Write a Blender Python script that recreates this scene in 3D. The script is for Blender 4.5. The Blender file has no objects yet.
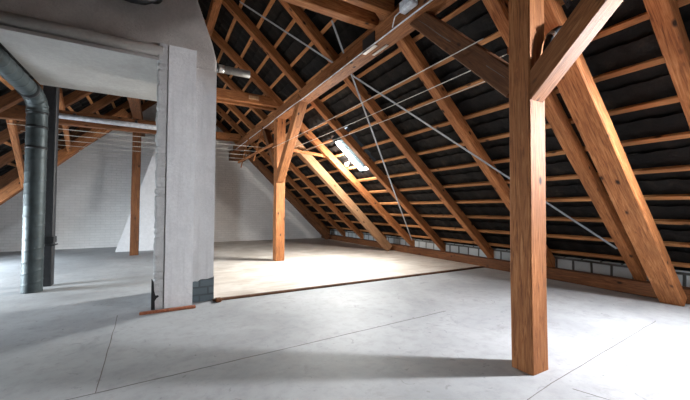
import bpy, bmesh, math, random
from mathutils import Vector, Matrix, noise
random.seed(7)
S = bpy.context.scene
COL = S.collection
V = Vector
TH = math.radians(42); CT, ST = math.cos(TH), math.sin(TH)
XR, XL = 6.3, -5.2            # where the rafter undersides meet the floor on either side
SR = (XR-XL)/2/CT             # slope length up to the ridge
Y0, Y1 = -3.2, 12.45          # inner faces of the two gable walls

# ------------------------------------------------------------------ materials
def new_mat(name):
    m = bpy.data.materials.new(name); m.use_nodes = True
    nt = m.node_tree; nt.nodes.clear()
    out = nt.nodes.new('ShaderNodeOutputMaterial'); b = nt.nodes.new('ShaderNodeBsdfPrincipled')
    nt.links.new(b.outputs[0], out.inputs[0])
    return m, nt, b
def N(nt, t, **kw):
    n = nt.nodes.new(t)
    for k, v in kw.items():
        if k.startswith('i_'):
            n.inputs[k[2:].replace('_', ' ')].default_value = v
        else: setattr(n, k, v)
    return n
def ramp(nt, src, stops):
    r = nt.nodes.new('ShaderNodeValToRGB'); e = r.color_ramp.elements
    while len(e) < len(stops): e.new(0.5)
    for i, (p, c) in enumerate(stops):
        e[i].position = p; e[i].color = (*c, 1) if len(c) == 3 else c
    nt.links.new(src, r.inputs[0]); return r.outputs[0]
def mix(nt, fac, a, b, mode='MIX'):
    m = nt.nodes.new('ShaderNodeMix'); m.data_type = 'RGBA'; m.blend_type = mode
    for sock, v in ((m.inputs[0], fac), (m.inputs[6], a), (m.inputs[7], b)):
        if hasattr(v, 'links') or hasattr(v, 'is_linked'): nt.links.new(v, sock)
        elif isinstance(v, (int, float)): sock.default_value = v
        else: sock.default_value = (*v, 1)
    return m.outputs[2]
def bump(nt, b, h, strength, dist=0.01):
    n = nt.nodes.new('ShaderNodeBump'); n.inputs['Strength'].default_value = strength; n.inputs['Distance'].default_value = dist
    nt.links.new(h, n.inputs['Height']); nt.links.new(n.outputs[0], b.inputs['Normal'])
def coords(nt, scale=(1,1,1), jitter=False, rot=(0,0,0)):
    tc = nt.nodes.new('ShaderNodeTexCoord'); mp = nt.nodes.new('ShaderNodeMapping')
    mp.inputs['Scale'].default_value = scale; mp.inputs['Rotation'].default_value = rot
    nt.links.new(tc.outputs['Object'], mp.inputs[0])
    if jitter:
        oi = nt.nodes.new('ShaderNodeObjectInfo'); mu = N(nt, 'ShaderNodeMath', operation='MULTIPLY'); mu.inputs[1].default_value = 31.0
        nt.links.new(oi.outputs['Random'], mu.inputs[0]); cb = nt.nodes.new('ShaderNodeCombineXYZ')
        for k in range(3): nt.links.new(mu.outputs[0], cb.inputs[k])
        nt.links.new(cb.outputs[0], mp.inputs['Location'])
        return mp.outputs[0], oi.outputs['Random']
    return mp.outputs[0]
def noise_tex(nt, vec, scale, detail=5, rough=.55, dist=0):
    n = N(nt, 'ShaderNodeTexNoise'); n.inputs['Scale'].default_value = scale; n.inputs['Detail'].default_value = detail
    n.inputs['Roughness'].default_value = rough; n.inputs['Distortion'].default_value = dist
    nt.links.new(vec, n.inputs['Vector']); return n.outputs[0]

def wood(name, dark, mid, light, rough=.72):
    m, nt, b = new_mat(name)
    v, rnd = coords(nt, (1, 1, .07), True)
    g = noise_tex(nt, v, 60, 7, .65, .9)
    c = ramp(nt, g, [(.28, dark), (.5, mid), (.74, light)])
    v2, _ = coords(nt, (1, 1, .35), True)
    big = noise_tex(nt, v2, 5, 3)
    c = mix(nt, ramp(nt, big, [(.35, (.0,)*3), (.7, (.55,)*3)]), c, tuple(x*.45 for x in mid))
    vo = N(nt, 'ShaderNodeTexVoronoi'); vo.inputs['Scale'].default_value = 7
    v3, _ = coords(nt, (1, 1, .55), True); nt.links.new(v3, vo.inputs['Vector'])
    c = mix(nt, ramp(nt, vo.outputs['Distance'], [(.07, (1,)*3), (.18, (0,)*3)]), c, tuple(x*.28 for x in dark))
    rr = ramp(nt, rnd, [(0, (.72,)*3), (1, (1.12,)*3)])
    c = mix(nt, 1.0, c, rr, 'MULTIPLY')
    nt.links.new(c, b.inputs['Base Color']); b.inputs['Roughness'].default_value = rough
    b.inputs['Specular IOR Level'].default_value = .3
    bump(nt, b, g, .5, .006)
    return m
W_OLD = wood('old_timber', (.085,.028,.008), (.375,.135,.043), (.62,.285,.115))
W_BATT = wood('batten_timber', (.22,.085,.028), (.50,.21,.075), (.66,.32,.13))
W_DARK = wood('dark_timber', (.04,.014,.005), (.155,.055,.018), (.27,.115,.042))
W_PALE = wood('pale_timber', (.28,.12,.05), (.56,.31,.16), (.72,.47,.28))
W_RED = wood('red_plank', (.20,.06,.03), (.36,.12,.06), (.45,.18,.09))

def plaster(name, base, var, scale=3, bumps=.35, dirt=None, streak=False):
    m, nt, b = new_mat(name)
    v = coords(nt)
    n1 = noise_tex(nt, v, scale, 6, .6); n2 = noise_tex(nt, v, scale*9, 5, .65)
    c = ramp(nt, n1, [(.3, var), (.7, base)])
    c = mix(nt, ramp(nt, n2, [(.42, (.35,)*3), (.6, (0,)*3)]), c, tuple(x*.72 for x in base))
    if dirt:
        n3 = noise_tex(nt, v, 1.3, 8, .7, .4)
        c = mix(nt, ramp(nt, n3, [(.58, (0,)*3), (.72, (.7,)*3)]), c, dirt)
    if streak:
        vs = coords(nt, (9, 9, .6)); n4 = noise_tex(nt, vs, 2, 4)
        c = mix(nt, ramp(nt, n4, [(.5, (0,)*3), (.75, (.4,)*3)]), c, tuple(x*.55 for x in base))
    nt.links.new(c, b.inputs['Base Color']); b.inputs['Roughness'].default_value = .9
    b.inputs['Specular IOR Level'].default_value = .2
    add = N(nt, 'ShaderNodeMath', operation='ADD'); nt.links.new(n1, add.inputs[0]); nt.links.new(n2, add.inputs[1])
    bump(nt, b, add.outputs[0], bumps, .02)
    return m
M_PILLAR = plaster('painted_plaster', (.82,.82,.83), (.70,.70,.72), 4, .3, (.33,.34,.37), True)
M_HOOD = plaster('rough_grey_render', (.56,.52,.49), (.44,.405,.38), 5, .6, (.33,.30,.28))
M_SOFFIT = plaster('slab_render', (.44,.42,.395), (.37,.35,.325), 2.5, .25, (.32,.29,.26), False)

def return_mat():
    """shaft plaster with shade painted in: greyer than the pilaster, dimming to hood grey-brown above"""
    m = plaster('shaft_shaded_render', (.66,.655,.66), (.56,.555,.56), 4, .3, (.30,.29,.29), True); nt = m.node_tree
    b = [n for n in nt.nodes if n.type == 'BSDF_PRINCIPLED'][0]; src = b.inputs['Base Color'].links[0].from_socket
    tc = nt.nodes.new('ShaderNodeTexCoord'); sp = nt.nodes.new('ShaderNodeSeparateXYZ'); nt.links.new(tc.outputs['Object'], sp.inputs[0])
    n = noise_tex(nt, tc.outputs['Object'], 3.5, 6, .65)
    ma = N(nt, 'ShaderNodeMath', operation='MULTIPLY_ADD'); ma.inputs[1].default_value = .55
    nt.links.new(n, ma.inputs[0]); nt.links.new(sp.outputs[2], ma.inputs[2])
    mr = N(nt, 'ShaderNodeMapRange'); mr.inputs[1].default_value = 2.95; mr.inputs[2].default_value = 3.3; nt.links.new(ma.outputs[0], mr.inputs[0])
    c = mix(nt, mr.outputs[0], src, (.52,.48,.45)); nt.links.new(c, b.inputs['Base Color']); return m  # dimness of the upper shaft mixed into its colour
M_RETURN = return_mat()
def brick_mat(name, c1, c2, mortar, bw=.25, bh=.075, ms=.008, strength=.6, axis='XZ', offx=0, rough=.9):
    m, nt, b = new_mat(name)
    tc = nt.nodes.new('ShaderNodeTexCoord'); sp = nt.nodes.new('ShaderNodeSeparateXYZ'); cb = nt.nodes.new('ShaderNodeCombineXYZ')
    nt.links.new(tc.outputs['Object'], sp.inputs[0])
    nt.links.new(sp.outputs[axis[0]], cb.inputs[0]); nt.links.new(sp.outputs[axis[1]], cb.inputs[1])
    wob = noise_tex(nt, tc.outputs['Object'], 2.2, 3)
    mx = N(nt, 'ShaderNodeVectorMath', operation='SCALE'); mx.inputs['Scale'].default_value = .025
    cc = nt.nodes.new('ShaderNodeCombineXYZ'); nt.links.new(wob, cc.inputs[1]); nt.links.new(wob, cc.inputs[0])
    nt.links.new(cc.outputs[0], mx.inputs[0])
    ad = N(nt, 'ShaderNodeVectorMath', operation='ADD'); nt.links.new(cb.outputs[0], ad.inputs[0]); nt.links.new(mx.outputs[0], ad.inputs[1])
    br = nt.nodes.new('ShaderNodeTexBrick'); br.inputs['Scale'].default_value = 1
    br.inputs['Brick Width'].default_value = bw; br.inputs['Row Height'].default_value = bh; br.inputs['Mortar Size'].default_value = ms
    br.inputs['Mortar Smooth'].default_value = .4
    br.inputs['Color1'].default_value = (*c1, 1); br.inputs['Color2'].default_value = (*c2, 1); br.inputs['Mortar'].default_value = (*mortar, 1)
    nt.links.new(ad.outputs[0], br.inputs['Vector'])
    n = noise_tex(nt, tc.outputs['Object'], 1.6, 7, .65)
    c = mix(nt, ramp(nt, n, [(.35, (0,)*3), (.7, (.45,)*3)]), br.outputs[0], tuple(x*.7 for x in c1))
    nt.links.new(c, b.inputs['Base Color']); b.inputs['Roughness'].default_value = rough
    b.inputs['Specular IOR Level'].default_value = .2
    n2 = noise_tex(nt, tc.outputs['Object'], 30, 4, .6)
    s = N(nt, 'ShaderNodeMath', operation='MULTIPLY_ADD'); s.inputs[1].default_value = -1.0
    nt.links.new(br.outputs['Fac'], s.inputs[0]); nt.links.new(n2, s.inputs[2])
    bump(nt, b, s.outputs[0], strength, .012)
    return m
M_GABLE = brick_mat('limewashed_brick', (.74,.71,.69), (.69,.66,.64), (.60,.575,.555), .25, .08, .006, .7)
M_EAVES = brick_mat('white_eaves_brick', (.50,.52,.52), (.34,.36,.37), (.04,.036,.03), .27, .19, .022, .8, 'YZ')
M_BAREBRICK = brick_mat('bare_grey_brick', (.10,.125,.14), (.16,.19,.205), (.085,.10,.11), .20, .10, .012, .9)
M_SLIVER = plaster('chipped_white_brick', (.70,.70,.70), (.55,.55,.56), 9, .9, (.20,.20,.21))

def floor_mat():
    m, nt, b = new_mat('screed')
    v = coords(nt)
    n1 = noise_tex(nt, v, .8, 8, .62, .5); n2 = noise_tex(nt, v, 9, 7, .7); n3 = noise_tex(nt, v, 2.6, 8, .75, 1.2)
    c = ramp(nt, n1, [(.3, (.26,.267,.278)), (.7, (.415,.422,.435))])
    c = mix(nt, ramp(nt, n2, [(.48, (0,)*3), (.72, (.5,)*3)]), c, (.22,.22,.225))
    c = mix(nt, ramp(nt, n3, [(.57, (0,)*3), (.68, (.42,)*3)]), c, (.17,.165,.16))
    vo = N(nt, 'ShaderNodeTexVoronoi', voronoi_dimensions='2D'); vo.inputs['Scale'].default_value = 2.6; nt.links.new(v, vo.inputs['Vector'])
    vo.inputs['Scale'].default_value = 3.4
    sm = N(nt, 'ShaderNodeMath', operation='MULTIPLY'); nt.links.new(ramp(nt, vo.outputs['Distance'], [(.008, (1,)*3), (.035, (0,)*3)]), sm.inputs[0]); nt.links.new(ramp(nt, noise_tex(nt, v, 1.9, 4, .6), [(.5, (0,)*3), (.62, (1,)*3)]), sm.inputs[1])
    c = mix(nt, sm.outputs[0], c, (.06,.055,.05))
    c = mix(nt, ramp(nt, noise_tex(nt, v, 6.5, 3, .5, 2.2), [(.66, (0,)*3), (.72, (.4,)*3)]), c, (.13,.125,.12))
    nt.links.new(c, b.inputs['Base Color']); b.inputs['Roughness'].default_value = .62
    b.inputs['Specular IOR Level'].default_value = .35
    bump(nt, b, n2, .25, .01)
    return m
M_FLOOR = floor_mat()
def board_mat():
    m, nt, b = new_mat('chipboard')
    v = coords(nt, (.35, 2.2, 1)); n1 = noise_tex(nt, v, 3, 7, .65, .4)
    v2 = coords(nt); n2 = noise_tex(nt, v2, 1.7, 6, .6)
    c = ramp(nt, n1, [(.3, (.33,.28,.235)), (.7, (.52,.47,.42))])
    c = mix(nt, ramp(nt, n2, [(.45, (0,)*3), (.65, (.6,)*3)]), c, (.62,.58,.54))
    n3 = noise_tex(nt, v2, 4, 8, .75, 1.5)
    c = mix(nt, ramp(nt, n3, [(.6, (0,)*3), (.68, (.5,)*3)]), c, (.24,.18,.14))
    nt.links.new(c, b.inputs['Base Color']); b.inputs['Roughness'].default_value = .7
    bump(nt, b, n1, .2, .008)
    return m
M_BOARD = board_mat()

def tile_mat():
    m, nt, b = new_mat('old_roof_tile_underside')
    v = coords(nt); n1 = noise_tex(nt, v, 3.2, 6, .7); n2 = noise_tex(nt, v, 25, 5, .6)
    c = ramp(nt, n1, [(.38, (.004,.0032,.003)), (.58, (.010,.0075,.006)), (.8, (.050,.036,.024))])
    nt.links.new(c, b.inputs['Base Color']); b.inputs['Roughness'].default_value = .8
    b.inputs['Specular IOR Level'].default_value = .25
    bump(nt, b, n2, .5, .02)
    return m
M_TILE = tile_mat()
def simple(name, col, rough=.5, metal=0, var=.25, scale=20, bmp=.15):
    m, nt, b = new_mat(name)
    v = coords(nt); n = noise_tex(nt, v, scale, 5, .6)
    c = ramp(nt, n, [(.3, tuple(x*(1-var) for x in col)), (.7, tuple(min(1, x*(1+var)) for x in col))])
    nt.links.new(c, b.inputs['Base Color']); b.inputs['Roughness'].default_value = rough; b.inputs['Metallic'].default_value = metal
    bump(nt, b, n, bmp, .004)
    return m
M_ZINC = simple('galvanised_steel', (.055,.07,.074), .5, .35, .3, 8)
M_STUB = simple('dull_steel', (.17,.155,.14), .5, .4)
M_BLACK = simple('black_metal', (.018,.018,.02), .45, .3)
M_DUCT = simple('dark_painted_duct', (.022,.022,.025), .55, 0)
M_STRAP = simple('strap_steel', (.34,.36,.39), .55, .4, .2)
M_LINE = simple('washing_line_plastic', (.60,.56,.50), .5)
M_WHITE = simple('white_plastic', (.62,.64,.68), .45)
M_CHROME = simple('bright_steel', (.62,.6,.58), .3, .9, .1)
M_CRACK = simple('joint_filler', (.13,.11,.10), .95)
M_EDGE = simple('board_edge', (.10,.045,.022), .8, 0, .5, 8)
M_TUBE = simple('grey_plastic_tube', (.42,.42,.45), .5)
def glass_mat():
    m = bpy.data.materials.new('skylight_glass'); m.use_nodes = True; nt = m.node_tree; nt.nodes.clear()
    out = nt.nodes.new('ShaderNodeOutputMaterial'); t = nt.nodes.new('ShaderNodeBsdfTransparent'); g = nt.nodes.new('ShaderNodeBsdfGlossy')
    g.inputs['Roughness'].default_value = .05; x = nt.nodes.new('ShaderNodeMixShader'); x.inputs[0].default_value = .06
    t.inputs[0].default_value = (.93,.96,.97,1)
    nt.links.new(t.outputs[0], x.inputs[1]); nt.links.new(g.outputs[0], x.inputs[2]); nt.links.new(x.outputs[0], out.inputs[0])
    return m
M_GLASS = glass_mat()

# ------------------------------------------------------------------ object helpers
def link(name, bm, mat, parent=None, loc=None, rot=None, smooth=False):
    me = bpy.data.meshes.new(name); bmesh.ops.recalc_face_normals(bm, faces=bm.faces); bm.to_mesh(me); bm.free()
    for mm in (mat if isinstance(mat, (list, tuple)) else [mat]): me.materials.append(mm)
    if smooth:
        for p in me.polygons: p.use_smooth = True
    o = bpy.data.objects.new(name, me); COL.objects.link(o)
    if rot is not None: o.matrix_world = rot
    if loc is not None: o.location = loc
    if parent is not None:
        o.parent = parent; o.matrix_parent_inverse = parent.matrix_world.inverted() if parent.type != 'EMPTY' else Matrix.Translation(-V(parent.location))
    return o
def tag(o, label, cat, group=None, kind=None):
    o['label'] = label; o['category'] = cat
    if group: o['group'] = group
    if kind: o['kind'] = kind
    return o
def struct(o, label=None):
    o['kind'] = 'structure'
    if label: o['label'] = label
    return o
def empty(name, loc):
    e = bpy.data.objects.new(name, None); COL.objects.link(e); e.location = loc; e.empty_display_size = .1; return e
def box(bm, a, b):
    vs = [bm.verts.new((x, y, z)) for x in (a[0], b[0]) for y in (a[1], b[1]) for z in (a[2], b[2])]
    for f in ((0,1,3,2),(4,6,7,5),(0,4,5,1),(2,3,7,6),(0,2,6,4),(1,5,7,3)): bm.faces.new([vs[i] for i in f])
    return vs
def rbox(bm, a, b, r=.006):
    t = bmesh.new(); box(t, a, b)
    if r: bmesh.ops.bevel(t, geom=t.edges[:], offset=r, segments=1, affect='EDGES')
    me = bpy.data.meshes.new('tmp'); t.to_mesh(me); t.free(); bm.from_mesh(me); bpy.data.meshes.remove(me)
def prism(bm, pts, y0, y1):
    """polygon in X-Z, extruded along Y"""
    A = [bm.verts.new((x, y0, z)) for x, z in pts]; B = [bm.verts.new((x, y1, z)) for x, z in pts]
    bm.faces.new(A); bm.faces.new(B[::-1])
    for i in range(len(pts)):
        j = (i+1) % len(pts); bm.faces.new((A[i], B[i], B[j], A[j]))
def frame_of(p0, p1, up):
    z = (p1-p0).normalized(); x = up.cross(z).normalized(); y = z.cross(x)
    return Matrix((( x.x, y.x, z.x, p0.x), (x.y, y.y, z.y, p0.y), (x.z, y.z, z.z, p0.z), (0,0,0,1)))
def timber(name, p0, p1, w, d, mat=W_OLD, up=(0,1,0), parent=None, anchor=(0,0), wob=.004, cuts=None, bev=.007, check=True):
    """a sawn beam from p0 to p1; 'up' is the direction its depth d lies along (projected); w is across.
    anchor shifts the section in units of half-size (x: across, y: along up)"""
    p0, p1 = V(p0), V(p1); up = V(up)
    L = (p1-p0).length; M = frame_of(p0, p1, up)
    seed = random.random()*100
    bm = bmesh.new(); n = max(2, int(L/.35)); hw, hd = w/2, d/2; ox, oy = anchor[0]*hw, anchor[1]*hd
    rings = []
    for i in range(n+1):
        t = L*i/n
        dx = wob*noise.noise(V((seed, t*.9, 0))); dy = wob*noise.noise(V((t*.9, seed, 3)))
        q = bev
        sec = [(-hw+q,-hd),(hw-q,-hd),(hw,-hd+q),(hw,hd-q),(hw-q,hd),(-hw+q,hd),(-hw,hd-q),(-hw,-hd+q)]
        rings.append([bm.verts.new((x+ox+dx+wob*.3*noise.noise(V((k, t*1.7, seed))), y+oy+dy+wob*.3*noise.noise(V((k+9, t*1.7, seed))), t)) for k, (x, y) in enumerate(sec)])
    for a, b in zip(rings, rings[1:]):
        for k in range(8): bm.faces.new((a[k], a[(k+1) % 8], b[(k+1) % 8], b[k]))
    bm.faces.new(rings[0]); bm.faces.new(rings[-1][::-1])
    bmesh.ops.recalc_face_normals(bm, faces=bm.faces)
    me = bpy.data.meshes.new(name); bm.to_mesh(me); bm.free(); me.materials.append(mat)
    o = bpy.data.objects.new(name, me); COL.objects.link(o); o.matrix_world = M
    if parent is not None: o.parent = parent; o.matrix_parent_inverse = Matrix.Identity(4) if parent.type != 'EMPTY' else Matrix.Translation(-V(parent.location))
    return o
def tube(bm, pts, r, seg=12, cap=True):
    pts = [V(p) for p in pts]; rings = []
    nrm = None
    for i, p in enumerate(pts):
        d = (pts[min(i+1, len(pts)-1)]-pts[max(i-1, 0)]).normalized()
        if nrm is None: nrm = d.orthogonal().normalized()
        nrm = (nrm - d*nrm.dot(d)).normalized(); bi = d.cross(nrm)
        rr = r[i] if isinstance(r, (list, tuple)) else r
        rings.append([bm.verts.new(p+rr*(math.cos(2*math.pi*k/seg)*nrm+math.sin(2*math.pi*k/seg)*bi)) for k in range(seg)])
    for a, b in zip(rings, rings[1:]):
        for k in range(seg): bm.faces.new((a[k], a[(k+1) % seg], b[(k+1) % seg], b[k]))
    if cap: bm.faces.new(rings[0][::-1]); bm.faces.new(rings[-1])
def R(s, y, h=0): return V((XR-s*CT+h*ST, y, s*ST+h*CT))     # a point on the right slope
def L_(s, y, h=0): return V((XL+s*CT-h*ST, y, s*ST+h*CT))    # and on the left slope
NR, NL = V((ST,0,CT)), V((-ST,0,CT))
ORD = ['', 'first', 'second', 'third', 'fourth', 'fifth', 'sixth', 'seventh', 'eighth', 'ninth', 'tenth', 'eleventh', 'twelfth', 'thirteenth', 'fourteenth', 'fifteenth', 'sixteenth']

# ------------------------------------------------------------------ skylights (right slope and left slope)
# side, s0, s1, y0, y1
SKY = [('R', 3.10, 3.98, 6.0, 6.36, .09), ('R', 2.45, 3.4, .05, .78, -.02), ('L', .6, 1.35, 6.2, 6.95, -.03), ('L', 2.6, 3.6, -.30, .45, .3), ('R', 2.6, 3.6, -2.4, -1.6, .3), ('L', 1.1, 2.0, 8.72, 9.42, -.03)]  # first is in view; the others are unseen, added to light the room
def in_sky(side, s, y, m=0):
    return any(k[0] == side and k[1]-m < s < k[2]+m and k[3]-m < y < k[4]+m for k in SKY)

# ------------------------------------------------------------------ setting
bm = bmesh.new(); box(bm, (XL-.6, Y0-.3, -.3), (XR+.5, Y1+.3, 0)); fl = struct(link('floor', bm, M_FLOOR), 'pale grey screed attic floor')
bm = bmesh.new()   # raised boards: right of the pillar, back to the far gable
box(bm, (.66, 4.62, 0), (5.93, Y1, .022))
struct(link('floor_boarding', bm, M_BOARD), 'raised chipboard floor behind the dark edge strip')
bm = bmesh.new(); rbox(bm, (.64, 4.575, 0), (6.4, 4.62, .03), .004)
struct(link('trim_1', bm, M_EDGE), 'dark brown edging strip of the raised floor')
# hairline joints in the screed
def ribbon(name, pts, w, mat, z=.0012):
    bm = bmesh.new(); prev = None
    P = []
    for (x0, y0), (x1, y1) in zip(pts, pts[1:]):
        n = 24
        for i in range(n): P.append((x0+(x1-x0)*i/n, y0+(y1-y0)*i/n))
    P.append(pts[-1])
    for i, (x, y) in enumerate(P):
        a = P[max(i-1, 0)]; b = P[min(i+1, len(P)-1)]; d = V((b[0]-a[0], b[1]-a[1], 0)).normalized(); nn = V((-d.y, d.x, 0))
        j = .006*noise.noise(V((x*4, y*4, 1))); ww = w*(.55+.6*abs(noise.noise(V((x*7, y*7, 5)))))
        c = V((x, y, 0))+nn*j
        q = [bm.verts.new((*(c+nn*ww/2).xy, z)), bm.verts.new((*(c-nn*ww/2).xy, z)), bm.verts.new((*(c-nn*ww/2).xy, 0)), bm.verts.new((*(c+nn*ww/2).xy, 0))]
        if prev:
            for k in range(4): bm.faces.new((prev[k], prev[(k+1) % 4], q[(k+1) % 4], q[k]))
        else: bm.faces.new(q)
        prev = q
    bm.faces.new(prev)
    o = link(name, bm, mat); o.parent = fl; return o
ribbon('joint', [(-.9, 2.66), (1.5, 2.77), (3.0, 2.84)], .008, M_CRACK)
ribbon('joint', [(-.33, 2.69), (-.36, 4.14), (-.37, 4.5)], .008, M_CRACK)
ribbon('joint', [(1.6, 1.22), (2.4, 1.31), (4.75, 1.48)], .006, M_CRACK)
ribbon('joint', [(2.45, 1.2), (2.62, .7)], .006, M_CRACK)

def slope_pt(x):
    return min((XR+.35-x)*ST/CT, (x-XL+.35)*ST/CT)
def gable(name, ya, yb):
    bm = bmesh.new(); top = (XR-XL)/2*ST/CT+.32
    prism(bm, [(XL-.35, 0), (XR+.35, 0), ((XR+XL)/2, top)], ya, yb)
    return struct(link(name, bm, M_GABLE))
gable('wall_back', Y1, Y1+.3)['label'] = 'whitewashed brick gable wall'
gable('wall_front', Y0-.3, Y0)
bm = bmesh.new(); box(bm, (6.12, Y0, 0), (6.4, Y1, .40)); struct(link('wall_right', bm, M_EAVES), 'low white brick eaves wall behind the sill timber')
bm = bmesh.new(); box(bm, (XL-.3, Y0, 0), (XL-.02, Y1, .40)); struct(link('wall_left', bm, M_EAVES))

# roof covering: lapped pantile courses seen from below
def tiles(side, name):
    P = R if side == 'R' else L_
    bm = bmesh.new(); pitch = .43; s0 = -.1; row = 0; tw = .24
    while s0 < SR+.05:
        y = Y0-.3+(row % 2)*0
        k = 0
        while y < Y1+.3:
            sm = s0+pitch/2; ym = y+tw/2
            if not in_sky(side, sm, ym, .02) and not any(q[0] == side and q[1]-.3 < sm < q[2]+.3 and q[3]-.16 < ym < q[4]+.16 and (q[1]-.22 < sm < q[2]+.22) and (q[3]-.1 < ym < q[4]+.1) for q in SKY):
                j = .012*noise.noise(V((row*1.3, k*.7, 2)))
                tilt = .008*noise.noise(V((row*3.3, k*1.7, 9)))
                ns = 5; A = []; B = []
                for i in range(ns+1):
                    u = i/ns; wv = .011*math.sin(u*2*math.pi)+.004
                    A.append(bm.verts.new(P(s0-.05+j, y+u*tw*1.06, .232+wv+tilt)))
                    B.append(bm.verts.new(P(min(s0+pitch+.03, SR+.08)+j, y+u*tw*1.06, .198+wv*.9+tilt)))
                A2 = [bm.verts.new(v.co+(NR if side == 'R' else NL)*.018) for v in A]
                for i in range(ns):
                    bm.faces.new((A[i], A[i+1], B[i+1], B[i])); bm.faces.new((A[i], A2[i], A2[i+1], A[i+1]))
            y += tw; k += 1
        s0 += pitch; row += 1
    o = link(name, bm, M_TILE, smooth=True); struct(o, 'dark undersides of the roof tiles')
    return o
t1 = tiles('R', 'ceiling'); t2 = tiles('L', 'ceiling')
# weatherproof felt-black sheathing above the tiles keeps daylight out of the laps
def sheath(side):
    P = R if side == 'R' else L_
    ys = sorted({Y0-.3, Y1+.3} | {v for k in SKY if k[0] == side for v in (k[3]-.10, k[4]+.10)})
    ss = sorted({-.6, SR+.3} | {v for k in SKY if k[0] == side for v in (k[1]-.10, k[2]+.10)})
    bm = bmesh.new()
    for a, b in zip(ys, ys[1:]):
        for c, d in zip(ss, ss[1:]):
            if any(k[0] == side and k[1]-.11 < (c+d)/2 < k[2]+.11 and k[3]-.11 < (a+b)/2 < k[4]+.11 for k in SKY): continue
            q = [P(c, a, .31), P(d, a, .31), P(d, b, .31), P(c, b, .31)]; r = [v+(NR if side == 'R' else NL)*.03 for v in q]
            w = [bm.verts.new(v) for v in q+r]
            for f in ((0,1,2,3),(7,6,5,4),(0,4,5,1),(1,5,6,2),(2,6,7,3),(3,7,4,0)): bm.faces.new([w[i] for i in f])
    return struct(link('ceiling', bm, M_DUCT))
sheath('R'); sheath('L')

# skylight frames, glass and their area lights; windows out of view are added for light
LCOL = [(1,.97,.93), (.90,.95,1), (.90,.95,1), (.82,.91,1), (.9,.95,1), (.84,.92,1)]
LPOW = [310, 15, 500, 5, 6, 120]
for i, (side, s0, s1, a, b, hg) in enumerate(SKY):
    P = R if side == 'R' else L_; n = NR if side == 'R' else NL
    bm = bmesh.new()
    def slab(sa, sb, ya, yb, ha, hb):
        q = [P(s, y, h) for s in (sa, sb) for y in (ya, yb) for h in (ha, hb)]; w = [bm.verts.new(v) for v in q]
        for f in ((0,1,3,2),(4,6,7,5),(0,4,5,1),(2,3,7,6),(0,2,6,4),(1,5,7,3)): bm.faces.new([w[k] for k in f])
    t = .035; g = .10
    hb = min(.01, hg-.02)
    slab(s0-g, s1+g, a-.02, a, hb, .33); slab(s0-g, s1+g, b, b+.03, hb, .33)
    slab(s0-.03, s0, a, b, hb, .33); slab(s1, s1+.03, a, b, hb, .33)
    fr = link('window_%d' % (i+1), bm, M_ZINC); struct(fr, 'small steel roof window, all but the first added for light')
    bm = bmesh.new(); slab(s0, s1, a, b, hg, hg+.005)
    gl = link('pane', bm, M_GLASS); gl.parent = fr
    ld = bpy.data.lights.new('daylight', 'AREA'); ld.shape = 'RECTANGLE'; ld.size = s1-s0; ld.size_y = b-a
    ld.energy = LPOW[i]; ld.color = LCOL[i]
    lo = bpy.data.objects.new('daylight', ld); COL.objects.link(lo)
    c = P((s0+s1)/2, (a+b)/2, hg+.02); xax = (P(1,0,0)-P(0,0,0)).normalized(); zax = n; yax = zax.cross(xax)
    lo.matrix_world = Matrix(((xax.x,yax.x,zax.x,c.x),(xax.y,yax.y,zax.y,c.y),(xax.z,yax.z,zax.z,c.z),(0,0,0,1)))

# ------------------------------------------------------------------ timbers of the roof
# rafters: far edge of each as measured, .13 wide
RY = [1.03, 2.10, 3.30, 4.66, 5.98, 7.20, 8.47, 9.70, 10.95, 12.15]
RB = [(1.03,1.03), (2.13,2.06), (3.38,3.25), (4.60,4.73), (5.92,6.10), (7.02,7.50), (8.30,8.80), (9.60,10.0), (10.85,11.05), (12.12,12.18)]   # far edge at the foot and at the ridge
wh = ['nearest rafter, cut by the right edge of the picture', 'rafter just behind the thick slanting strut at right, half hidden by the near post',
      'rafter running down behind the near post from its left', 'long rafter crossing the middle of the right slope left of the near post',
      'rafter along the right side of the bright roof window', 'rafter just left of the bright roof window',
      'rafter just beyond the sunlit strut', 'rafter behind the far post, second beyond the sunlit strut',
      'dim rafter third beyond the sunlit strut, over the far floor', 'last rafter of the right slope, next to the gable wall']
for (y, yt), w in zip(RB, wh):
    o = timber('rafter', R(.12, y-.065, .075), R(SR-.02, yt-.065, .075), .13, .15, W_OLD, NR, wob=.006)
    tag(o, 'orange-brown '+w, 'rafter', 'rafters of the right slope')
lw = ['first', 'second', 'third', 'fourth', 'last']
for k, y in enumerate(RY[5:]):
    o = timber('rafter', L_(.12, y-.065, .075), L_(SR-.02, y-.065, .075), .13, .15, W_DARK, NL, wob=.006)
    tag(o, 'brown rafter on the left slope, %s counting back towards the gable wall' % lw[k], 'rafter', 'rafters of the left slope')
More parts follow.
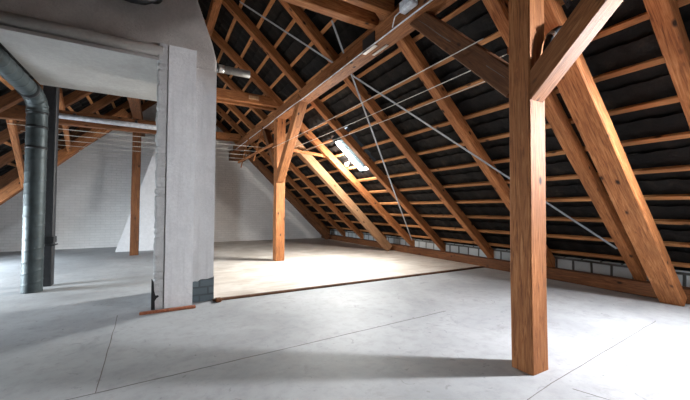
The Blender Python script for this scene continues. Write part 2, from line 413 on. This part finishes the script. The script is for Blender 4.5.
# roof battens
k = 0; s = .52
while s < SR-.05:
    for side in 'RL':
        P = R if side == 'R' else L_; n = NR if side == 'R' else NL
        cuts = sorted([(q[3]-.1, q[4]+.1) for q in SKY if q[0] == side and q[1]-.16 < s+.03 < q[2]+.13])
        ya = Y0 if side == 'R' else 4.0
        segs = []; y = ya
        for c, d in cuts:
            if c > y: segs.append((y, c))
            y = max(y, d)
        segs.append((y, Y1))
        for pi, (c, d) in enumerate(segs):
            if d-c < .15: continue
            bm = bmesh.new(); org = P(s, c, .15)
            m = max(1, int((d-c)/.5)); rings = []
            for i in range(m+1):
                yy = c+(d-c)*i/m; e = .006*noise.noise(V((s*9, yy*.8, 0))); q = .004
                sec = [(0,q),(q,0),(.052,0),(.056,q),(.056,.036),(.052,.04),(q,.04),(0,.036)]
                rings.append([bm.verts.new((yv, xv+e, yy-c)) for xv, yv in sec])
            for A, B in zip(rings, rings[1:]):
                for j in range(8): bm.faces.new((A[j], A[(j+1) % 8], B[(j+1) % 8], B[j]))
            bm.faces.new(rings[0]); bm.faces.new(rings[-1][::-1])
            sd = (P(1,0,0)-P(0,0,0)).normalized()
            M = Matrix(((n.x,sd.x,0,org.x),(n.y,sd.y,1,org.y),(n.z,sd.z,0,org.z),(0,0,0,1)))
            o = link('roof_batten', bm, W_BATT, rot=M)
            pc = '' if len(segs) == 1 else (', piece nearest the viewer', ', piece between roof windows', ', farthest piece')[pi if pi < len(segs)-1 else 2]
            tag(o, 'thin roof batten, %s row above the eaves, %s slope%s' % (ORD[min(k+1, 16)], 'right' if side == 'R' else 'left', pc), 'batten', 'roof battens of the %s slope' % ('right' if side == 'R' else 'left'))
    s += .43; k += 1
# ridge board hidden at top
tag(timber('ridge_board', ((XR+XL)/2, Y0, SR*ST-.10), ((XR+XL)/2, Y1, SR*ST-.10), .05, .18, W_DARK, (0,0,1)), 'dark ridge board at the very top of the roof', 'beam')

# purlins
tag(timber('ridge_purlin', (.80, Y0, 4.72), (.80, Y1, 4.72), .13, .18, W_OLD, (0,0,1)), 'orange-brown beam high up under the ridge, beside the top of the chimney hood', 'beam')
PX, PW, PZ0, PZ1 = 2.45, .21, 3.28, 3.51
pur = empty('purlin', (PX, Y1, PZ0)); tag(pur, 'heavy orange-brown purlin running back to the far gable, carried by two posts', 'beam')
timber('beam', (PX, Y0, (PZ0+PZ1)/2), (PX, Y1, (PZ0+PZ1)/2), PW, PZ1-PZ0, W_OLD, (0,0,1), pur, wob=.008)
def part(name, bm, mat, parent, smooth=False, label=None):
    o = link(name, bm, mat, smooth=smooth); o.parent = parent
    if parent.type == 'EMPTY': o.matrix_parent_inverse = Matrix.Translation(-V(parent.location))
    else: o.matrix_parent_inverse = parent.matrix_world.inverted()
    if label: o['label'] = label
    return o
bm = bmesh.new(); rbox(bm, (2.333, 3.38, 3.285), (2.346, 3.66, 3.46), .003)
part('splice_plate', bm, M_BLACK, pur, label='black steel splice plate')
bm = bmesh.new(); rbox(bm, (2.335, 3.38, 3.270), (2.385, 3.66, 3.279), .002); part('flat_bar', bm, M_CHROME, pur, label='bright steel flat bar under the joint'); bm = bmesh.new(); rbox(bm, (2.46, 3.30, 3.270), (2.50, 3.62, 3.279), .002)
part('flat_bar', bm, M_CHROME, pur, label='bright steel flat bar under the joint')
pl2 = timber('purlin', (-.5, 6.4, 3.62), (-.5, Y1, 3.62), .2, .22, W_DARK, (0,0,1)); tag(pl2, 'dark purlin on the left side above the slim far post', 'beam')

# cable along the purlin
bm = bmesh.new(); pts = []
for i in range(60):
    y = .3+i*(11.6/59); pts.append((2.333-.004*math.sin(y*3), y, 3.290+.005*math.sin(y*2.1)+.003*math.sin(y*5.3)))
tube(bm, pts, .0085, 8); tag(link('power_cable', bm, M_WHITE, smooth=True), 'white cable running along the lower edge of the long purlin', 'cable')
jb = empty('junction_box', (2.33, 2.72, 3.40)); tag(jb, 'grey-white junction box with cables on the purlin at the top edge', 'junction box')
bm = bmesh.new(); rbox(bm, (2.255, 2.58, 3.35), (2.342, 2.80, 3.47), .012); part('housing', bm, M_WHITE, jb)
bm = bmesh.new(); rbox(bm, (2.245, 2.60, 3.37), (2.257, 2.78, 3.45), .004); part('cover', bm, M_WHITE, jb)
bm = bmesh.new()
for k in range(3):
    if k: part('cable', bm, M_WHITE, jb, True); bm = bmesh.new()
    tube(bm, [(2.30+.01*k, 2.58, 3.38+.025*k), (2.27, 2.50-.02*k, 3.36+.02*k), (2.31, 2.42, 3.33), (2.33, 2.38, 3.30)], .007, 7)
part('cable', bm, M_WHITE, jb, True); bm = bmesh.new()
tube(bm, [(2.30, 2.80, 3.40), (2.28, 2.9, 3.37), (2.325, 3.0, 3.31)], .007, 7)
part('cable', bm, M_WHITE, jb, True)

# posts with nothing fixed but their own timber
p = timber('post', (2.487, 1.515, 0), (2.487, 1.515, PZ0), .205, .17, W_OLD, (0,1,0), wob=.006, bev=.009)
tag(p, 'thick square timber post standing at the right in the foreground', 'post')
p = timber('post', (2.43, 7.36, .022), (2.43, 7.36, PZ0), .21, .21, W_OLD, (0,1,0), wob=.006)
tag(p, 'square timber post in the middle distance under the long purlin', 'post')
p = timber('post', (-.51, 10.12, 0), (-.51, 10.12, 3.50), .19, .19, W_DARK, (0,1,0), wob=.006)
tag(p, 'slim dark timber post standing before the white gable left of the pillar', 'post')

# knee braces (ends notched against post and purlin)
def brace(p0, p1, w, d, mat, label, up=(1,0,0), name='knee_brace'):
    o = timber(name, p0, p1, w, d, mat, up, wob=.006, bev=.008); tag(o, label, 'brace'); return o
cb = brace((2.475, 1.57, 2.17), (2.475, 2.73, 3.33), .19, .14, W_DARK, 'dark cracked knee brace rising left from the near post to the purlin')
brace((2.475, 1.50, 2.068), (2.475, .25, 3.308), .158, .165, W_OLD, 'knee brace rising right from the near post past the top edge')
bm = bmesh.new(); prev = None
for i in range(21):
    t_ = .12+1.4*i/20; x_ = .012+.012*noise.noise(V((t_*2.5, 3, 0)))-.02*(i/20); w_ = .0045*math.sin(math.pi*(i+.5)/21)+.001
    q = [bm.verts.new(v) for v in ((x_-w_, -.0712, t_), (x_+w_, -.0712, t_), (x_+w_, -.066, t_), (x_-w_, -.066, t_))]
    if prev:
        for k in range(4): bm.faces.new((prev[k], prev[(k+1) % 4], q[(k+1) % 4], q[k]))
    else: bm.faces.new(q)
    prev = q
bm.faces.new(prev); ck = link('crack', bm, M_CRACK); ck.parent = cb
brace((2.42, 7.30, 1.88), (2.42, 5.92, 3.38), .19, .17, W_OLD, 'bright knee brace leaning towards the viewer from the far post to the purlin')
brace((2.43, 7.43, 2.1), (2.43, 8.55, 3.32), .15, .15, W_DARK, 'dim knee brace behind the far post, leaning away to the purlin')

# struts under the right slope
def strut(yc, xf, width, label, x_top, mat, z0=0.0, ang=44.5, d=.2):
    a = math.radians(ang); u = V((-math.cos(a),0,math.sin(a))); n = V((math.sin(a),0,math.cos(a)))
    p0 = V((xf, yc, z0))+n*d/2; Ln = (xf-x_top)/math.cos(a)
    o = timber('strut', p0, p0+u*Ln, width, d, mat, n, wob=.008, bev=.010); tag(o, label, 'strut'); return o
strut(1.635, 5.76, .24, 'thick slanting strut from the floor up behind the near post, its right side lit white', 2.66, W_OLD, .0, 45.2, .15)
strut(7.64, 5.72, .17, 'sunlit slanting strut from the floor to the far post, washed white by the roof window', 2.62, W_PALE, .022, 43.5, .2)  # pale timber colour paints in the light washing this strut
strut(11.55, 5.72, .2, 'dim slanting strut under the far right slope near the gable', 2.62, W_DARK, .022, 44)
# left strut pair
def lstrut(yc, xf, xt, w, d, label, mat=W_OLD, z0=0.0, ang=44.3):
    a = math.radians(ang); u = V((math.cos(a),0,math.sin(a))); n = V((-math.sin(a),0,math.cos(a)))
    p0 = V((xf, yc, z0))+n*d/2; o = timber('strut', p0, p0+u*((xt-xf)/math.cos(a)), w, d, mat, n, wob=.008); tag(o, label, 'strut'); return o
lstrut(10.13, -4.35, -.66, .2, .22, 'lower orange slanting strut on the left, rising behind the ducts to the slim post', W_OLD)
lstrut(10.42, -4.75, -1.45, .18, .2, 'upper brown slanting strut on the left, lying just above the lower one', W_DARK)

# collar ties (pairs of planks) resting on the purlins
cl = ['nearer plank of the near collar tie pair at the top', 'farther plank of the near collar tie pair, ending above the steel plate',
      'nearer plank of the middle collar tie pair right of the chimney', 'lower farther plank of the middle collar tie pair right of the chimney',
      'nearer plank of the far collar tie pair by the gable', 'farther plank of the far collar tie pair by the gable']
for (ya, yb), l in zip([(3.06,3.165),(3.38,3.51),(7.23,7.34),(7.51,7.62),(11.38,11.48),(11.66,11.77)], cl):
    y = (ya+yb)/2; xl = -1.75 if y < 4 else .0
    if y > 7.1: xl = -1.9
    xl = max(xl, -1.6)
    o = timber('collar_tie', (xl if y < 4.5 or y > 6.4 else .7, y, 3.63), (2.40, y, 3.63), .2, yb-ya, W_OLD, (0,1,0), wob=.006); tag(o, 'brown '+l, 'beam', 'collar tie planks')
    
bm = bmesh.new(); rbox(bm, (1.68, 7.20, 3.60), (1.90, 7.232, 3.68), .004); tag(link('packing_block', bm, W_PALE), 'pale wooden block nailed on the middle collar tie', 'block')
# left tie at head height of the left bay, with lamp tube beneath
o = timber('tie_beam', (-2.45, 7.42, 2.78), (.30, 7.42, 2.78), .24, .13, W_DARK, (0,1,0)); tag(o, 'dark horizontal tie beam crossing the left bay behind the ducts', 'beam')
tb = empty('lamp_tube', (-.8, 7.2, 2.75)); tag(tb, 'long grey tube lamp hung along the dark tie beam left of the pillar', 'lamp')
bm = bmesh.new(); tube(bm, [(-1.62, 7.2, 2.765), (.05, 7.2, 2.735)], .045, 14); part('tube', bm, M_TUBE, tb, True)
bm = bmesh.new(); rbox(bm, (-1.3, 7.19, 2.80), (-1.26, 7.355, 2.83), .003); part('bracket', bm, M_BLACK, tb); bm = bmesh.new(); rbox(bm, (-.4, 7.19, 2.78), (-.36, 7.355, 2.83), .003); part('bracket', bm, M_BLACK, tb)
brace((-2.62, 10.0, 1.72), (-2.16, 7.40, 2.80), .12, .09, W_OLD, 'thin slanting brace at the far left, left of the ducts', (1,0,0), 'brace')
brace((-1.86, 10.05, 2.58), (-1.55, 7.45, 3.26), .10, .08, W_OLD, 'thin slanting brace right of the ducts, above the orange strut', (1,0,0), 'brace')
# purlin bearing block
bm = bmesh.new(); rbox(bm, (2.2, 12.2, 2.95), (2.75, 12.45, 3.28), .01); tag(link('bearing_block', bm, W_DARK), 'dark wooden block under the far end of the purlin at the gable', 'block')
# sill timber on the floor along the eaves
o = timber('sill_timber', (6.03, Y0, .10), (6.03, Y1, .10), .18, .19, W_DARK, (0,0,1)); tag(o, 'low sill timber lying along the floor under the right eaves', 'beam')  # dark timber colour paints in the shade along the eaves
# crossbar at far post and washing-line arm
o = timber('clothes_rail', (2.13, 6.95, 2.60), (2.09, 10.2, 2.60), .05, .05, W_OLD, (0,0,1)); tag(o, 'thin wooden arm holding the washing lines left of the far post', 'washing line rack')
arm = o
for yy, l in ((8.45, 'nearer'), (9.95, 'farther')):
    h = timber('hanger', (2.11, yy, 2.42), (2.33, yy, 3.34), .03, .03, W_OLD, (0,1,0)); tag(h, '%s of two thin upright slats hanging the washing line arm from the purlin' % l, 'slat', 'hanger slats')
o = timber('crossbar', (2.52, 7.27, 2.60), (3.66, 7.27, 2.50), .07, .045, W_OLD, (0,1,0)); tag(o, 'short horizontal bar from the far post to the sunlit strut', 'bar')
o = timber('crossbar', (2.56, 1.70, 2.55), (3.25, 1.70, 2.55), .06, .05, W_OLD, (0,1,0)); tag(o, 'short horizontal bar between the near post and the thick strut', 'bar')

# washing lines
def line(p0, p1, sag, r, label, group):
    p0, p1 = V(p0), V(p1); bm = bmesh.new(); pts = []
    for i in range(25):
        t = i/24; q = p0.lerp(p1, t); q.z -= sag*4*t*(1-t); pts.append(q)
    tube(bm, pts, r, 6); tag(link('washing_line', bm, M_LINE, smooth=True), label, 'washing line', group)
for k, (y, l) in enumerate(zip((7.5, 8.1, 8.75, 9.45, 10.1), ('nearest and topmost', 'second', 'middle', 'fourth', 'farthest and lowest'))):
    line((2.13, y, 2.62), (-2.2, y, 2.60), .015, .005, '%s of the washing lines running left behind the pillar' % l, 'washing lines crossing behind the pillar')
for k, (x, l) in enumerate(((2.22, 'upper'), (2.62, 'middle'), (2.97, 'lower'))):
    line((x, 7.25, 2.58), (x, 1.70, 2.56), .02, .0045, '%s of the three washing lines stretched to the near post' % l, 'washing lines along the right slope')

# wind-bracing straps under the rafters
def strap(a, b, label):
    a, b = V(a), V(b); d = (b-a).normalized(); side = NR.cross(d).normalized()
    bm = bmesh.new(); q = []
    for p_ in (a, b):
        for sg in (-1, 1):
            for h in (-.008, -.003): q.append(bm.verts.new(p_+side*sg*.018+NR*h))
    for f in ((0,1,3,2),(4,6,7,5),(0,4,5,1),(2,3,7,6),(0,2,6,4),(1,5,7,3)): bm.faces.new([q[i] for i in f])
    tag(link('wind_brace_strap', bm, M_STRAP), label, 'metal strap', 'steel wind brace straps')
strap((1.13, 5.57, 4.66), (5.54, 2.12, .68), 'grey steel strap sloping down to the right, ending low behind the near post')
strap((2.05, 4.0, 3.82), (5.85, 6.71, .40), 'grey steel strap dropping steeply right of the bright roof window')

# ------------------------------------------------------------------ chimney mass and pillar
ch = empty('chimney', (.3, 5.0, 0)); tag(ch, 'white plastered chimney pillar with a grey hood above it', 'chimney')
def grid_relief(o, amt, size, sub):
    m = o.modifiers.new('sub', 'SUBSURF'); m.subdivision_type = 'SIMPLE'; m.levels = m.render_levels = sub
    tx = bpy.data.textures.new('relief', 'CLOUDS'); tx.noise_scale = size
    d = o.modifiers.new('disp', 'DISPLACE'); d.texture = tx; d.strength = amt; d.mid_level = .5
bm = bmesh.new()
prof = [(-1.53, 3.03), (.655, 3.03), (.655, 3.2), (.60, 3.42), (.52, 3.64), (.41, 3.94), (.36, 4.5), (.34, 4.9), (.0, 5.05), (-.3, 4.75), (-1.53, 3.6)]
prism(bm, prof, 4.66, 6.36)
hood = part('hood', bm, M_HOOD, ch, label='rough grey plastered hood')
bv = hood.modifiers.new('b', 'BEVEL'); bv.width = .035; bv.segments = 3; bv.angle_limit = math.radians(50)
bm = bmesh.new(); box(bm, (-1.53, 4.56, 3.005), (.0, 6.35, 3.04)); part('slab', bm, M_SOFFIT, ch, label='pale flat soffit slab')
bm = bmesh.new(); tube(bm, [(-1.53, 4.60, 3.13), (-.9, 4.60, 3.135), (.02, 4.60, 3.125)], .07, 20); box(bm, (-1.53, 4.60, 3.03), (0, 4.67, 3.2)); part('moulding', bm, M_SOFFIT, ch, True, label='round plastered moulding')
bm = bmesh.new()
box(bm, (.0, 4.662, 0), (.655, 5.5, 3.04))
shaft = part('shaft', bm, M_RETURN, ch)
# pilaster with a ragged top
bm = bmesh.new()
xs = [.084, .15, .2, .25, .3, .35, .395]
prev = None
for i, x in enumerate(xs):
    zt = 3.215+.012*noise.noise(V((x*30, 0, 0)))
    q = [bm.verts.new(v) for v in ((x, 4.545, .0), (x, 4.545, zt), (x, 4.67, zt), (x, 4.67, .0))]
    if prev:
        for k in range(4): bm.faces.new((prev[k], prev[(k+1) % 4], q[(k+1) % 4], q[k]))
    else: bm.faces.new(q)
    prev = q
bm.faces.new(prev); part('pilaster', bm, M_PILLAR, ch, label='smooth white pilaster face')
bm = bmesh.new(); n = 120; prev = None
for i in range(n+1):
    z = 3.22*i/n; course = (z/.085) % 1
    rj = .018*noise.noise(V((z*9, 1, 0)))+.010*noise.noise(V((z*40, 2, 0))) - (.014 if course < .14 else 0)
    x0 = -.035-rj; x1 = .075+.006*noise.noise(V((z*20, 5, 0)))
    yf = 4.552+(.012 if course < .14 else 0)+.008*noise.noise(V((z*25, 7, 0)))
    q = [bm.verts.new(v) for v in ((x0, yf+.02, z), (x0+.02, yf, z), (x1-.004, yf, z), (x1, yf+.03, z), (x1, 4.68, z), (x0, 4.68, z))]
    if prev:
        for k in range(6): bm.faces.new((prev[k], prev[(k+1) % 6], q[(k+1) % 6], q[k]))
    else: bm.faces.new(q)
    prev = q
bm.faces.new(prev); part('brick_edge', bm, M_SLIVER, ch, label='rough chipped brick edge')
# exposed bricks at the foot
bm = bmesh.new(); pts = [(.398, .0), (.66, .0), (.66, .315)]
k = 8
for i in range(k+1): pts.append((.655-(.655-.398)*i/k, .30-.04*i/k+.02*noise.noise(V((i*.9, 3, 0)))))
prism(bm, pts, 4.652, 4.67); part('bare_bricks', bm, M_BAREBRICK, ch, label='bare grey bricks where the plaster has come off')
bm = bmesh.new(); prism(bm, [(-.05, .0), (-.008, .0), (-.012, .10), (.004, .13), (.03, .15), (.022, .165), (-.006, .165), (-.02, .22), (-.028, .33), (-.05, .37)], 4.541, 4.56)
part('tar_stain', bm, M_BLACK, ch, label='black stained corner')
# small plank and brick lump on the floor in front
bm = bmesh.new(); rbox(bm, (-.16, 4.38, 0), (.42, 4.43, .028), .004); o = link('plank', bm, W_RED); o.rotation_euler = (0, 0, 0); tag(o, 'short reddish plank lying at the foot of the chimney pillar', 'plank')
bm = bmesh.new(); rbox(bm, (.66, 4.50, 0), (.74, 4.575, .05), .012); tag(link('wood_offcut', bm, W_DARK), 'small dark wood offcut at the left end of the floor edging', 'offcut')
# can sticking out of the chimney side
cn = empty('flue_stub', (.66, 5.0, 3.18)); tag(cn, 'small metal pipe stub sticking out of the chimney side below the rafters', 'pipe')
bm = bmesh.new(); tube(bm, [(.70, 5.0, 3.23), (1.17, 5.0, 3.23)], .055, 20); part('pipe', bm, M_STUB, cn, True)
bm = bmesh.new(); tube(bm, [(.655, 5.0, 3.23), (.71, 5.0, 3.23)], .075, 20); part('flange', bm, M_BLACK, cn, True)
bm = bmesh.new(); tube(bm, [(.725, 5.0, 3.23), (.80, 5.0, 3.23)], .058, 20); part('collar', bm, M_CHROME, cn, True, 'bright steel collar')
# black elbow pipe at the top edge
bp = empty('black_pipe', (-.3, 4.3, 3.45)); tag(bp, 'black bent stove pipe in front of the hood at the top edge', 'pipe')
bm = bmesh.new(); tube(bm, [(-.95, 4.3, 3.68), (-.62, 4.3, 3.63), (-.42, 4.3, 3.60), (-.30, 4.3, 3.585), (-.20, 4.31, 3.60), (-.13, 4.34, 3.66), (-.10, 4.40, 3.74), (-.09, 4.5, 3.80), (-.09, 4.68, 3.83)], .095, 22)
part('elbow', bm, M_BLACK, bp, True)
bm = bmesh.new(); tube(bm, [(-.66, 4.3, 3.637), (-.62, 4.3, 3.63)], .103, 22); part('clamp', bm, M_BLACK, bp, True)

# raking buttress at the gable
bm = bmesh.new(); prism(bm, [(-1.0, 0), (.9, 0), (.9, 3.0), (-.07, 3.0)], 11.0, Y1)
M_SMOOTH = plaster('smooth_white_render', (.66,.65,.66), (.60,.59,.60), 1.5, .08)
tag(link('buttress', bm, M_SMOOTH), 'smooth white raking buttress against the gable between slim post and pillar', 'buttress')

# ------------------------------------------------------------------ ducts on the left
dt = empty('spiral_duct', (-1.55, 6.35, 0)); tag(dt, 'galvanised spiral duct rising from the floor at left and bending away up', 'duct')
def spiral(bm, z0, z1, cx, cy, r):
    seg = 28; nz = int((z1-z0)/.012)
    rings = []
    for i in range(nz+1):
        z = z0+(z1-z0)*i/nz; ring = []
        for k in range(seg):
            a = 2*math.pi*k/seg; ph = (z/.16-a/(2*math.pi)) % 1
            rr = r+(.0045 if ph < .1 else 0); ring.append(bm.verts.new((cx+rr*math.cos(a), cy+rr*math.sin(a), z)))
        rings.append(ring)
    for a, b in zip(rings, rings[1:]):
        for k in range(seg): bm.faces.new((a[k], a[(k+1) % seg], b[(k+1) % seg], b[k]))
    bm.faces.new(rings[0][::-1]); bm.faces.new(rings[-1])
bm = bmesh.new(); spiral(bm, 0, 2.62, -1.55, 6.35, .118); part('riser', bm, M_ZINC, dt, True)
def ribbed(bm, pts, r, step=.16):
    pts = [V(p) for p in pts]; out = []; rad = []
    for a, b in zip(pts, pts[1:]):
        n = max(2, int((b-a).length/.012))
        for i in range(n): out.append(a.lerp(b, i/n))
    out.append(pts[-1]); d = 0
    for i, q in enumerate(out):
        if i: d += (q-out[i-1]).length
        rad.append(r+(.006 if (d % step) < .018 else 0))
    tube(bm, out, rad, 24)
bm = bmesh.new(); ribbed(bm, [(-1.55, 6.35, 2.60), (-1.55, 6.34, 2.68), (-1.555, 6.28, 2.76), (-1.57, 6.17, 2.82), (-1.575, 6.10, 2.84)], .122, .075); part('elbow', bm, M_ZINC, dt, True)
bm = bmesh.new(); ribbed(bm, [(-1.575, 6.13, 2.835), (-1.665, 5.2, 2.945), (-1.73, 4.5, 3.02)], .112, .17); part('branch', bm, M_ZINC, dt, True)
bm = bmesh.new()
for z in (2.56, 2.35, 2.05):
    tube(bm, [(-1.55, 6.35, z), (-1.55, 6.35, z+.035)], .125, 26); part('clamp', bm, M_BLACK, dt, True); bm = bmesh.new()
tube(bm, [(-1.577, 6.06, 2.838), (-1.582, 6.02, 2.839)], .130, 24)
part('clamp', bm, M_BLACK, dt, True)
bd = empty('black_duct', (-1.5, 6.73, 0)); tag(bd, 'dark square duct standing right behind the spiral duct', 'duct')
bm = bmesh.new(); rbox(bm, (-1.57, 6.66, 0), (-1.40, 6.80, 3.25), .01); part('riser', bm, M_DUCT, bd)
bm = bmesh.new(); rbox(bm, (-1.585, 6.64, .66), (-1.385, 6.82, .76), .006); rbox(bm, (-1.60, 6.63, .62), (-1.37, 6.83, .64), .003); part('collar', bm, M_BLACK, bd)

# ------------------------------------------------------------------ fittings around the near post
bm = bmesh.new(); pts = []
for i in range(13):
    a = math.radians(188-i*8); pts.append((2.84+.30*math.cos(a), 1.395, 2.35+.30*math.sin(a)))
tube(bm, pts, .026, 12); hs = empty('curved_pipe', (2.6, 1.4, 2.4)); tag(hs, 'short black curved pipe piece between the near post and the thick strut', 'pipe'); part('bend', bm, M_BLACK, hs, True)
bm = bmesh.new(); c = pts[6]; tube(bm, [(c[0]-.012, 1.395, c[2]-.012), (c[0]+.02, 1.395, c[2]+.014)], .034, 12); part('clip', bm, M_CHROME, hs, True, 'steel clip')
bm = bmesh.new(); a = math.radians(45.2)
u = V((-math.cos(a),0,math.sin(a))); nn = V((math.sin(a),0,math.cos(a)))
base = V((5.76,0,0))
def sp(s, h, y): q = base+u*s+nn*h; return V((q.x, y, q.z))
def sbox(bm, s0, s1, h0, h1, ya, yb):
    q = [bm.verts.new(sp(s, h, y)) for s in (s0, s1) for h in (h0, h1) for y in (ya, yb)]
    for f in ((0,1,3,2),(4,6,7,5),(0,4,5,1),(2,3,7,6),(0,2,6,4),(1,5,7,3)): bm.faces.new([q[i] for i in f])
sbox(bm, 4.02, 4.35, .08, .18, 1.452, 1.463); 
for k in range(5): sbox(bm, 4.05+.06*k, 4.07+.06*k, .1+.03*(k % 2), .12+.03*(k % 2), 1.445, 1.453)
tag(link('nail_plate', bm, M_BLACK), 'dark perforated nail plate high on the thick strut behind the near post', 'metal plate')

# ------------------------------------------------------------------ bulbs added under the right slope to whiten post and strut faces
def emis(name, col, k):
    m = bpy.data.materials.new(name); m.use_nodes = True; nt = m.node_tree; nt.nodes.clear()
    out = nt.nodes.new('ShaderNodeOutputMaterial'); e = nt.nodes.new('ShaderNodeEmission'); e.inputs[0].default_value = (*col, 1); e.inputs[1].default_value = k
    nt.links.new(e.outputs[0], out.inputs[0]); return m
def bulb(loc, top, r, watts, col, glow, label):
    loc = V(loc); top = V(top); t = empty('added_bulb_lamp', top); tag(t, label, 'lamp')
    bm = bmesh.new(); d = (top-loc).normalized()
    tube(bm, [loc+d*(r+.07), loc+d*(r*.9)], [.022, .026], 14); part('socket', bm, M_WHITE, t, True)
    bm = bmesh.new(); tube(bm, [top, loc+d*(r+.07)], .006, 8); part('cord', bm, M_WHITE, t, True)
    bm = bmesh.new(); bmesh.ops.create_uvsphere(bm, u_segments=20, v_segments=12, radius=r, matrix=Matrix.Translation(loc))
    g = part('bulb', bm, emis('added_bulb_glow', col, watts/(math.pi*4*math.pi*r*r)), t, True); g.visible_shadow = True
lp = R(3.36, 6.62, .0)
bulb(lp, lp+NR*.2, .035, 150, (1, .95, .88), 1, 'small bulb added for light just left of the bright roof window')
lp = R(3.15, .66, .01)
bulb(lp, lp+NR*.18, .07, 620, (.97, .97, 1), 1, 'added unseen globe light under the right slope beyond the thick strut and nearest rafter')

# ------------------------------------------------------------------ camera, world
cam = bpy.data.cameras.new('camera'); co = bpy.data.objects.new('camera', cam); COL.objects.link(co)
cam.sensor_fit = 'HORIZONTAL'; cam.sensor_width = 36; cam.lens = 36*329.4/690; cam.clip_start = .05
yaw, pit, rol = .51642, .02866, .00479
fw = V((math.sin(yaw)*math.cos(pit), math.cos(yaw)*math.cos(pit), math.sin(pit)))
r = V((math.cos(yaw), -math.sin(yaw), 0)); up = r.cross(fw)
r2 = math.cos(rol)*r+math.sin(rol)*up; u2 = -math.sin(rol)*r+math.cos(rol)*up
co.matrix_world = Matrix(((r2.x,u2.x,-fw.x,0),(r2.y,u2.y,-fw.y,0),(r2.z,u2.z,-fw.z,1.2),(0,0,0,1)))
S.camera = co
w = bpy.data.worlds.new('sky'); S.world = w; w.use_nodes = True
w.node_tree.nodes['Background'].inputs[0].default_value = (.75,.85,1,1); w.node_tree.nodes['Background'].inputs[1].default_value = 1.0
S.view_settings.view_transform = 'Standard'; S.view_settings.look = 'None'; S.view_settings.gamma = 1; S.view_settings.use_curve_mapping = False
S.view_settings.exposure = .40
S.cycles.max_bounces = 10; S.cycles.diffuse_bounces = 6; S.cycles.use_denoising = True
S.cycles.sample_clamp_indirect = 6
